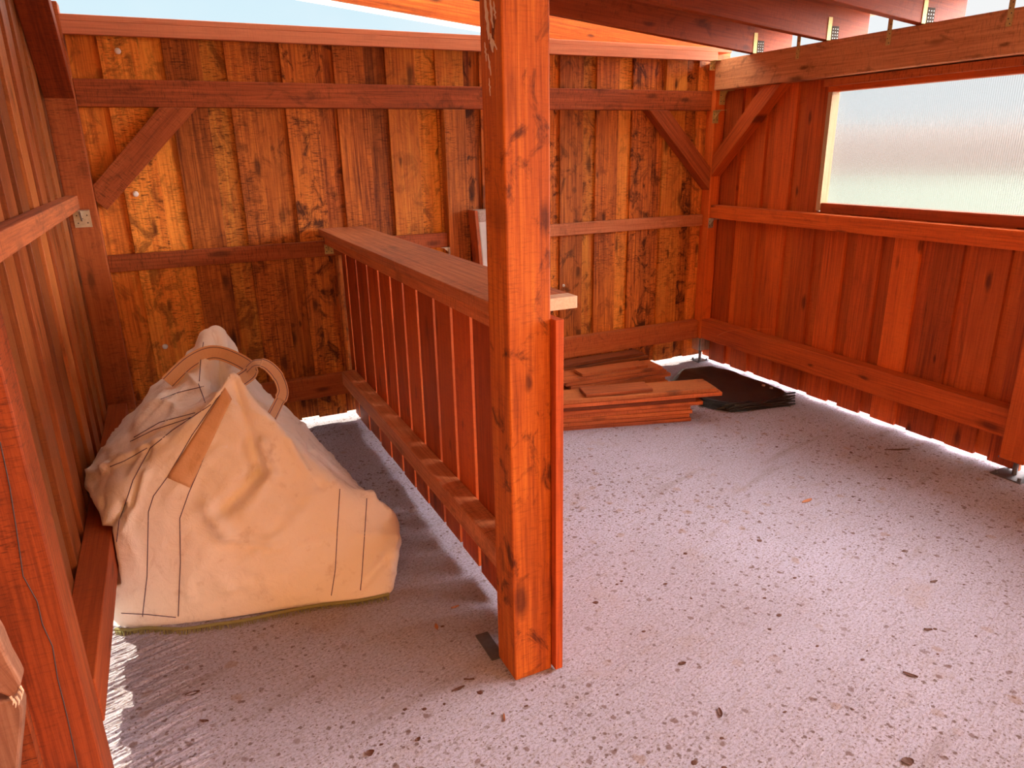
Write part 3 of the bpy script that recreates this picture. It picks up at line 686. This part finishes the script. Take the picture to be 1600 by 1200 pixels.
# ------------------------------------------------------------------ folded black tarpaulin
def tarp():
    root = tag(empty('folded_tarpaulin', (3.3, 3.6, 0)), 'folded black tarpaulin lying by the right wall next to the boards', 'tarpaulin')
    mb = MB()
    q = [Vector((2.955, 3.40, 0)), Vector((3.05, 3.215, 0)), Vector((3.46, 3.13, 0)), Vector((3.60, 3.28, 0)), Vector((3.60, 3.62, 0)), Vector((3.56, 4.02, 0)), Vector((3.30, 4.07, 0)), Vector((3.05, 3.86, 0))]
    c = sum(q, Vector()) / len(q)
    nl = 7; n = 64
    for lay in range(nl):
        sc = 1.0 - 0.018 * lay; vs, fs = [], []
        ring = []
        for i in range(n):
            t = i / n * len(q); k = int(t); f = t - k
            p = q[k].lerp(q[(k + 1) % len(q)], f)
            p = c + (p - c) * (sc + 0.025 * noise.noise(Vector((i * 0.35, lay * 3.1, 1.7))))
            ring.append(p)
        z0, th = 0.002 + lay * 0.0068, 0.0062
        for rr, zz in ((0.965, 0.0), (1.0, 0.35), (1.0, 0.65), (0.965, 1.0), (0.6, 1.0), (0.25, 1.0)):
            for i in range(n):
                p = c + (ring[i] - c) * rr
                h = 0.010 * noise.noise(Vector((p.x * 7, p.y * 7, 0))) * (lay / nl) + 0.004 * noise.noise(Vector((p.x * 22, p.y * 22, lay)))
                vs.append((p.x, p.y, max(0.001, z0 + th * zz + h * (0.3 + 0.7 * lay / nl))))
        for r in range(5):
            for i in range(n): fs.append((r * n + i, r * n + (i + 1) % n, (r + 1) * n + (i + 1) % n, (r + 1) * n + i))
        fs.append(tuple(5 * n + i for i in range(n))); fs.append(tuple(range(n - 1, -1, -1)))
        mb.raw(vs, fs)
    # bunched folds along the front edge
    for k in range(9):
        a = Vector((2.99 + 0.012 * k, 3.285 - 0.009 * k, 0.018 + 0.010 * (k % 4)))
        b = Vector((3.49 + 0.022 * (k % 5), 3.125 + 0.022 * (k % 5), 0.016 + 0.009 * (k % 5)))
        pts = [a.lerp(b, i / 9) + Vector((0, 0.02 * noise.noise(Vector((i * 0.7, k, 0))), 0.012 * noise.noise(Vector((i * 0.9, k, 4))))) for i in range(10)]
        mb.tube(pts, [0.006 + 0.009 * abs(noise.noise(Vector((i, k, 9)))) for i in range(10)], 8)
    mb.build('sheet', M_TARP, root, smooth=True)
    for (u, v) in ((1193, 602), (1205, 606)):
        p = on_plane(u, v, 2, 0.062); e = MB()
        e.tube([p + Vector((0, 0, -0.004)), p + Vector((0, 0, 0.004))], 0.011, 12); e.build('eyelet', M_STEEL, root)
tarp()

# ------------------------------------------------------------------ big bag
def catmull(P, t):
    n = len(P); i = int(math.floor(t)); f = t - i
    def g(k): return P[min(max(k, 0), n - 1)]
    a, b, c, d = g(i - 1), g(i), g(i + 1), g(i + 2)
    return 0.5 * ((2 * b) + (c - a) * f + (2 * a - 5 * b + 4 * c - d) * f * f + (3 * b - a - 3 * c + d) * f ** 3)
def catmull_loop(P, t):
    n = len(P); i = int(math.floor(t)) ; f = t - i
    a, b, c, d = P[(i - 1) % n], P[i % n], P[(i + 1) % n], P[(i + 2) % n]
    return 0.5 * ((2 * b) + (c - a) * f + (2 * a - 5 * b + 4 * c - d) * f * f + (3 * b - a - 3 * c + d) * f ** 3)
RINGS = [
 [(-.385,2.585,.004),(-.13,2.475,.004),(.20,2.40,.004),(.555,2.32,.004),(.60,2.6,.004),(.62,3.0,.004),(.60,3.5,.004),(.30,3.6,.004),(-.05,3.6,.004),(-.33,3.5,.004),(-.335,3.1,.004),(-.335,2.8,.004)],
 [(-.375,2.60,.15),(-.13,2.50,.15),(.22,2.43,.15),(.595,2.40,.15),(.655,2.62,.11),(.625,3.0,.10),(.58,3.5,.10),(.30,3.58,.15),(-.05,3.58,.15),(-.335,3.5,.15),(-.335,3.1,.15),(-.335,2.8,.15)],
 [(-.340,2.63,.33),(-.13,2.565,.33),(.22,2.50,.31),(.590,2.49,.28),(.640,2.70,.19),(.555,3.0,.21),(.50,3.45,.22),(.28,3.55,.30),(-.05,3.55,.30),(-.335,3.48,.32),(-.345,3.1,.37),(-.375,2.84,.375)],
 [(-.30,2.68,.48),(-.11,2.63,.50),(.20,2.585,.47),(.43,2.57,.41),(.475,2.74,.33),(.455,3.0,.35),(.42,3.4,.37),(.25,3.50,.50),(-.03,3.50,.50),(-.29,3.42,.47),(-.335,3.1,.50),(-.405,2.87,.455)],
 [(-.12,2.72,.62),(-.02,2.69,.66),(.19,2.66,.66),(.29,2.67,.60),(.34,2.78,.47),(.34,3.0,.50),(.31,3.3,.53),(.22,3.42,.66),(.03,3.42,.68),(-.12,3.36,.67),(-.17,3.1,.655),(-.22,2.9,.60)],
 [(.06,2.745,.75),(.10,2.745,.77),(.17,2.74,.77),(.205,2.75,.71),(.24,2.82,.58),(.24,3.0,.60),(.22,3.22,.66),(.17,3.36,.78),(.09,3.36,.80),(.02,3.32,.78),(-.02,3.12,.71),(-.05,2.92,.67)],
 [(.122,2.755,.805),(.135,2.755,.822),(.150,2.755,.822),(.166,2.765,.79),(.19,2.86,.64),(.185,3.0,.62),(.175,3.2,.69),(.140,3.31,.848),(.112,3.315,.858),(.085,3.29,.845),(.040,3.12,.735),(.047,2.93,.672)],
 [(.115,2.80,.72),(.130,2.80,.72),(.145,2.80,.72),(.155,2.82,.69),(.165,2.88,.58),(.16,3.0,.56),(.155,3.14,.62),(.132,3.26,.76),(.112,3.265,.77),(.092,3.24,.76),(.066,3.10,.66),(.066,2.95,.61)],
 [(.11,2.85,.45),(.125,2.85,.45),(.14,2.86,.45),(.15,2.88,.45),(.155,2.92,.44),(.155,3.0,.44),(.15,3.08,.44),(.14,3.14,.45),(.12,3.15,.45),(.10,3.13,.45),(.09,3.05,.45),(.09,2.95,.45)],
]
RV = [[Vector(p) for p in r] for r in RINGS]
def bag_point(s, t):
    col = [catmull_loop(r, s) for r in RV]
    return catmull(col, t)
def seg_dist(p, a, b):
    ab = b - a; t = max(0, min(1, (p - a).dot(ab) / ab.length_squared)); return (p - (a + ab * t)).length
def build_bag():
    root = tag(empty('bulk_bag', (0.1, 3.0, 0)), 'large peach coloured woven bulk bag slumped on the floor of the left bay', 'bag')
    NS, NT = 220, 120
    V, Fc = [], []
    # folds pressed in (-) or raised (+) along lines, given on the photo's front face plane
    folds = [((368, 600, 2.72), (392, 690, 2.66), 0.016, -0.030), ((392, 690, 2.66), (404, 738, 2.62), 0.022, -0.050), ((404, 738, 2.62), (345, 798, 2.56), 0.024, -0.058),
             ((326, 792, 2.56), (352, 838, 2.54), 0.024, 0.034), ((352, 838, 2.54), (420, 846, 2.53), 0.014, 0.016), ((408, 690, 2.66), (424, 742, 2.62), 0.018, 0.030), ((424, 742, 2.62), (384, 800, 2.57), 0.016, 0.016), ((345, 850, 2.53), (420, 858, 2.53), 0.016, -0.018),
             ((470, 800, 2.55), (420, 850, 2.53), 0.014, 0.012), ((600, 752, 2.6), (430, 828, 2.55), 0.014, -0.016), ((380, 925, 2.47), (230, 985, 2.5), 0.016, -0.014), ((395, 905, 2.47), (520, 880, 2.43), 0.02, -0.010),
             ((555, 925, 2.36), (606, 872, 2.40), 0.02, -0.034), ((300, 930, 2.49), (420, 850, 2.53), 0.010, 0.010), ((240, 700, 2.8), (205, 790, 2.68), 0.014, -0.026), ((260, 780, 2.62), (340, 700, 2.68), 0.014, 0.010),
             ((165, 735, 2.85), (260, 690, 3.0), 0.014, 0.022), ((190, 790, 2.75), (170, 830, 2.75), 0.014, -0.026), ((212, 715, 2.85), (188, 800, 2.75), 0.012, -0.024), ((230, 740, 2.8), (196, 830, 2.72), 0.010, 0.018), ((180, 720, 2.9), (160, 790, 2.85), 0.012, -0.018),
             ((290, 610, 3.05), (215, 690, 2.95), 0.012, 0.012), ((310, 640, 2.95), (230, 690, 2.9), 0.012, -0.016), ((440, 640, 3.2), (520, 720, 3.1), 0.02, 0.02), ((470, 680, 3.1), (500, 760, 2.9), 0.014, -0.026), ((500, 690, 3.1), (580, 780, 2.85), 0.016, 0.022), ((450, 690, 3.0), (480, 740, 2.9), 0.014, 0.02),
             ((560, 768, 2.62), (606, 800, 2.6), 0.014, 0.014), ((300, 840, 2.55), (290, 950, 2.5), 0.012, 0.008), ((470, 850, 2.5), (590, 830, 2.45), 0.012, 0.009)]
    for j in range(NT):
        for i in range(NS):
            p = bag_point(i / NS * 12, j / (NT - 1) * (len(RV) - 1)); V.append(p)
    def idx(i, j): return j * NS + i % NS
    for j in range(NT - 1):
        for i in range(NS): Fc.append((idx(i, j), idx(i + 1, j), idx(i + 1, j + 1), idx(i, j + 1)))
    Fc.append(tuple(idx(i, NT - 1) for i in range(NS)))
    # displace along normals
    bm = bmesh.new(); bvs = [bm.verts.new(v) for v in V]
    for f in Fc: bm.faces.new([bvs[k] for k in f])
    bmesh.ops.recalc_face_normals(bm, faces=bm.faces); bm.normal_update()
    base_tree = BVHTree.FromBMesh(bm)
    def fp(u, v, y):
        h = base_tree.ray_cast(CAM_O, ray(u, v).normalized()); return h[0] if h[0] else on_plane(u, v, 1, y)
    folds = [(fp(*a), fp(*b), w, d) for a, b, w, d in folds]
    W = []
    for v in bvs:
        p = v.co; z = p.z
        amt = min(1, z / 0.12)
        d = 0.018 * noise.noise(p * 4.3 + Vector((3, 1, 7))) + 0.010 * noise.noise(Vector((p.x * 9, p.y * 9, p.z * 5)))
        r = 1 - abs(noise.noise(Vector((p.x * 6 + p.z * 4, p.y * 6, p.z * 6 + 11)))) * 2.2
        d += 0.016 * max(0, r) ** 3
        r2 = 1 - abs(noise.noise(Vector((p.x * 13 - p.z * 8, p.y * 12, p.z * 11 + 4)))) * 2.5
        d += 0.006 * max(0, r2) ** 2
        back = 1.0 if p.y > 2.78 else 0.6
        d *= back
        for a, b, w, dd in folds:
            q = seg_dist(p, a, b)
            if q < 3 * w: d += dd * math.exp(-(q / w) ** 2)
        W.append(p + v.normal * d * amt)
    for v, p in zip(bvs, W):
        p.x = max(p.x, -0.392 if p.z < 0.17 else (-0.333 if p.z < 0.362 else -0.424)); p.z = max(p.z, 0.003); v.co = p
    bm.normal_update()
    me = bpy.data.meshes.new('bag_body'); bm.to_mesh(me)
    me.polygons.foreach_set('use_smooth', [True] * len(me.polygons)); me.materials.append(M_BAG)
    o = bpy.data.objects.new('bag_body', me); COL.objects.link(o); o.parent = root; o.matrix_parent_inverse = Matrix.Translation(root.location).inverted()
    tree = BVHTree.FromBMesh(bm); bm.free()
    def hit(u, v):
        h = tree.ray_cast(CAM_O, ray(u, v).normalized()); return (h[0], h[1]) if h[0] else (None, None)
    def line_on(pts, per=10):
        out = []
        for k in range(len(pts) - 1):
            for i in range(per):
                f = i / per; u = pts[k][0] * (1 - f) + pts[k + 1][0] * f; v = pts[k][1] * (1 - f) + pts[k + 1][1] * f
                h, nn = hit(u, v)
                if h: out.append(h + nn * 0.0008)
        return out
    seams = [[(347, 612), (300, 680), (262, 745), (240, 775), (232, 800), (230, 900), (222, 970)], [(358, 625), (325, 700), (295, 770), (281, 810), (282, 880), (278, 972)],
             [(330, 632), (270, 672), (235, 700), (208, 750), (186, 815), (182, 850)], [(531, 764), (527, 830), (524, 890), (517, 935)], [(573, 779), (570, 830), (566, 890), (563, 926)],
             [(318, 535), (314, 560), (311, 600)], [(318, 604), (280, 613), (248, 625)], [(305, 645), (250, 660), (205, 686)], [(300, 652), (240, 672), (200, 692)], [(230, 700), (195, 720), (170, 730)],
             [(310, 600), (322, 632)], [(460, 655), (505, 645)], [(190, 958), (230, 960), (280, 965)]]
    for s in seams:
        pts = line_on(s)
        if len(pts) > 2:
            m = MB(); m.tube(pts, 0.0016, 5); m.build('stitched_seam', M_SEAM, root, smooth=True)
    # webbing patch sewn on the front
    A, B, C_, D = (352, 606), (362, 624), (297, 762), (261, 746)
    nu, nv = 6, 26; vs, fs = [], []; ok = True
    for j in range(nv + 1):
        for i in range(nu + 1):
            f, g = j / nv, i / nu
            u = (A[0] * (1 - g) + B[0] * g) * (1 - f) + (D[0] * (1 - g) + C_[0] * g) * f
            v = (A[1] * (1 - g) + B[1] * g) * (1 - f) + (D[1] * (1 - g) + C_[1] * g) * f
            h, nn = hit(u, v)
            vs.append(h + nn * (0.0035 if 0 < i < nu and 0 < j < nv else 0.0008) if h else Vector((0, 2.6, 0.5)))
    for j in range(nv):
        for i in range(nu):
            k = j * (nu + 1) + i; fs.append((k, k + 1, k + nu + 2, k + nu + 1))
    m = MB(); m.raw(vs, fs); o = m.build('webbing_patch', M_WEB, root, smooth=True); o['label'] = 'rough orange webbing strap sewn to the front'
    sl = o.modifiers.new('solid', 'SOLIDIFY'); sl.thickness = 0.002
    # fringed hem along the front bottom
    hem_px = [(180, 982), (205, 983), (230, 980), (260, 981), (290, 981), (330, 975), (380, 968), (440, 955), (500, 944), (560, 937), (608, 927)]
    m = MB(); pts = [on_plane(u, v + 1.5, 2, 0.010) for u, v in hem_px]
    path = [catmull(pts, t / 8) for t in range((len(pts) - 1) * 8 + 1)]
    m.tube(path, 0.0065, 7)
    for k in range(0, 190):
        p = catmull(pts, k / 190 * (len(pts) - 1)); q = p + Vector((0.006 * random.uniform(-1, 1), -0.012 - 0.016 * random.random(), -0.007)); q.z = max(q.z, 0.002)
        m.tube([p, p.lerp(q, 0.6) + Vector((0, 0, 0.002)), q], 0.0016, 4)
    o = m.build('fringed_hem', M_HEM, root); o['label'] = 'olive green fringed hem along the floor'
    # lifting straps
    def strap(pts, w, nm, up=(0, -0.4, 1), th=0.004):
        P = [Vector(p) for p in pts]; n = 40; vs, fs = [], []
        L = [catmull(P, k / n * (len(P) - 1)) for k in range(n + 1)]
        for k, p in enumerate(L):
            t = (L[min(k + 1, n)] - L[max(k - 1, 0)]).normalized(); upv = Vector(up[min(len(up) - 1, int(k / (n + 1) * len(up)))]) if isinstance(up[0], tuple) else Vector(up)
            s = t.cross(upv).normalized(); nn = s.cross(t)
            for a, b in ((-1, -1), (1, -1), (1, 1), (-1, 1)): vs.append(p + s * a * w / 2 + nn * b * th / 2)
        for k in range(n):
            for q in range(4): fs.append((k * 4 + q, k * 4 + (q + 1) % 4, k * 4 + 4 + (q + 1) % 4, k * 4 + 4 + q))
        fs += [(3, 2, 1, 0), (n * 4, n * 4 + 1, n * 4 + 2, n * 4 + 3)]
        m = MB(); m.raw(vs, fs); o = m.build('lifting_strap', M_WEB, root, smooth=False, bevel=0.001)
        for sd in (-0.36, 0.36):
            m = MB(); mm = [(vs[k * 4 + 2] + vs[k * 4 + 3]) / 2 + (vs[k * 4 + 2] - vs[k * 4 + 3]) * sd for k in range(n + 1)]; m.tube(mm, 0.0016, 5); m.build('stitching', M_SEAM, o)
        return o
    fpl = on_plane
    strap([fpl(262, 598, 1, 3.16), fpl(296, 566, 1, 3.18), fpl(330, 551, 1, 3.2), fpl(362, 558, 1, 3.16), fpl(392, 578, 1, 3.08), fpl(372, 597, 1, 3.0), fpl(352, 615, 1, 2.92)], 0.062, 'a', [(0.1, -1, 0.2)] * 4 + [(0.5, -0.8, 0.5)])
    strap([fpl(386, 578, 1, 3.04), fpl(398, 568, 1, 3.03), fpl(416, 570, 1, 3.02), fpl(434, 588, 1, 3.0), fpl(442, 612, 1, 2.98), fpl(434, 632, 1, 2.96), fpl(424, 652, 1, 2.93)], 0.06, 'b', [(-0.2, -0.25, 1), (0.2, -0.5, 0.8), (0.6, -0.7, 0.4), (0.8, -0.6, 0.2)])
    return root
build_bag()

# ------------------------------------------------------------------ small things
# orange twine trailing over the right wall's lowest rail
mb = MB(); zt = 0.352
pts = [on_plane(1115, 533, 0, 3.597), on_plane(1122, 524, 0, 3.597), on_plane(1140, 517, 2, zt), on_plane(1165, 514, 2, zt), on_plane(1190, 514, 0, 3.66), on_plane(1207, 514, 0, 3.686)]
mb.tube([catmull(pts, k / 6) for k in range(31)], 0.0016, 5)
tag(mb.build('twine', M_STRING), 'thin orange twine trailing over the lowest rail in the right corner', 'string')

# cut timber with a splintered notch at the front left
nt = tag(empty('cut_timber', (-0.46, 1.55, 0)), 'splintered cut timber standing in front of the left front post', 'timber')
mb = MB()
P = [on_plane(u, v, 1, 1.50) for (u, v) in ((-40, 930), (0, 998), (13, 1030), (27, 1055), (33, 1068), (28, 1083), (20, 1093), (0, 1085), (-40, 1080))]
mb.prism(P, (0, 0.05, 0), (0.3, 0, -1)); mb.build('upper_piece', W_GREY, nt, bevel=0.006)
P = [on_plane(u, v, 1, 1.50) for (u, v) in ((-40, 1100), (10, 1096), (30, 1095), (36, 1108), (36, 1125), (34, 1150), (30, 1190), (26, 1240), (20, 1320), (-60, 1320))]
mb = MB(); mb.prism(P, (0, 0.05, 0), (0, 0, 1)); mb.build('lower_piece', W_GREY, nt, bevel=0.006)
mb = MB(); P = [on_plane(u, v, 1, 1.58) for (u, v) in ((20, 1060), (36, 1098), (44, 1130), (62, 1200), (84, 1290), (84, 1340), (-20, 1340), (-20, 1060))]
mb.prism(P, (0, 0.03, 0), (0, 0, 1)); o = mb.build('backing_board', W_LPOST, nt); o['label'] = 'reddish board behind the cut timber'
mb = MB()
for (u, v) in ((16, 1088), (20, 1092), (25, 1088), (29, 1080), (31, 1072)):
    p = on_plane(u, v, 1, 1.498); mb.tube([p, p + Vector((0.004, -0.004, -0.010)), p + Vector((0.002, -0.006, -0.018))], [0.0025, 0.0018, 0.0006], 5)
mb.build('splinters', W_RAW, nt)

# leaves, bark bits and chips on the slab
def leaf(u, v, L, W, ang, label, mat=M_LEAF):
    p = on_plane(u, v, 2, 0.001); vs, fs = [], []; n = 10; a = math.radians(ang)
    dx, dy = Vector((math.cos(a), math.sin(a), 0)), Vector((-math.sin(a), math.cos(a), 0))
    for i in range(n + 1):
        t = i / n; w = W * math.sin(math.pi * min(1, t * 0.96 + 0.02)) ** 0.8 * (1 + 0.25 * noise.noise(Vector((u, i * 0.8, 0))))
        curl = 0.002 + 0.006 * abs(t - 0.5)
        for k, s in enumerate((-1, -0.4, 0, 0.4, 1)):
            q = p + dx * (t - 0.5) * L + dy * s * w / 2
            vs.append((q.x, q.y, 0.0012 + curl * (0.3 + abs(s)) * 0.8))
    for i in range(n):
        for k in range(4): fs.append((i * 5 + k, i * 5 + k + 1, i * 5 + k + 6, i * 5 + k + 5))
    m = MB(); m.raw(vs, fs); o = m.build('fallen_leaf' if mat is M_LEAF else 'wood_chip', mat)
    sl = o.modifiers.new('solid', 'SOLIDIFY'); sl.thickness = 0.0012; sl.offset = 1
    return tag(o, label, 'leaf' if mat is M_LEAF else 'chip')
leaf(301, 1084, 0.042, 0.017, 0, 'dark oval leaf on the slab right of the sun streaks')
leaf(319, 1127, 0.028, 0.010, -30, 'small dark leaf on the slab below the oval leaf')
leaf(716, 1077, 0.045, 0.012, 5, 'long brown leaf on the slab left of centre post foot')
leaf(733, 1062, 0.034, 0.005, -25, 'thin curved dark twig left of centre post foot')
leaf(653, 1156, 0.016, 0.012, 10, 'small black crumb on the slab at the bottom centre')
leaf(578, 1177, 0.024, 0.022, 0, 'round brown leaf flake near the bottom edge')
leaf(1066, 1037, 0.024, 0.012, -20, 'dark triangular leaf bit right of centre post')
leaf(1125, 1114, 0.034, 0.014, 60, 'folded brown leaf on the slab at bottom centre right')
leaf(1422, 1055, 0.042, 0.014, -60, 'reddish brown leaf on the lower right of the slab')
leaf(1450, 984, 0.026, 0.010, -35, 'olive leaf on the right part of the slab')
leaf(1459, 909, 0.030, 0.011, -15, 'small ochre leaf on the right part of the slab')
leaf(1402, 703, 0.14, 0.02, -25, 'dark stick on the slab near the right wall')
leaf(1418, 1190, 0.034, 0.026, -20, 'broad brown leaf at the bottom right')
leaf(1261, 783, 0.07, 0.022, 5, 'brown trodden chip on the middle of the right slab', M_CHIP)
leaf(788, 1122, 0.028, 0.004, 70, 'thin brown twig right below centre post', M_CHIP)
leaf(682, 980, 0.034, 0.012, 80, 'orange wood chip between bag and centre post', M_CHIP)
leaf(711, 949, 0.030, 0.010, 0, 'small orange chip beside the partition', M_CHIP)
random.seed(21)
m = MB()
for k in range(260):
    x = random.uniform(0.2, 3.3); y = random.uniform(1.1, 3.0)
    if random.random() > 0.25 + 0.75 * max(0, min(1, (2.6 - y) / 1.4)) or (0.7 < x < 1.0 and y > 1.6) or (x < 0.72 and y > 2.2): continue
    r = random.choice((0.002, 0.003, 0.004, 0.006, 0.008, 0.011)); a0 = random.random() * 6.28; n = 7
    st = random.uniform(0.5, 1)
    ring = [(x + math.cos(a0 + 6.283 * i / n) * r * random.uniform(0.7, 1.2), y + math.sin(a0 + 6.283 * i / n) * r * st * random.uniform(0.7, 1.2), 0.0006) for i in range(n)]
    vs = ring + [(p[0] * 0.6 + x * 0.4, p[1] * 0.6 + y * 0.4, 0.0006 + r * 0.18) for p in ring]
    fs = [(i, (i + 1) % n, (i + 1) % n + n, i + n) for i in range(n)] + [tuple(range(n, 2 * n))]
    m.raw(vs, fs)
tag(m.build('floor_litter', M_LEAF), 'scatter of tiny dark crumbs over the slab', 'litter', None, 'stuff')
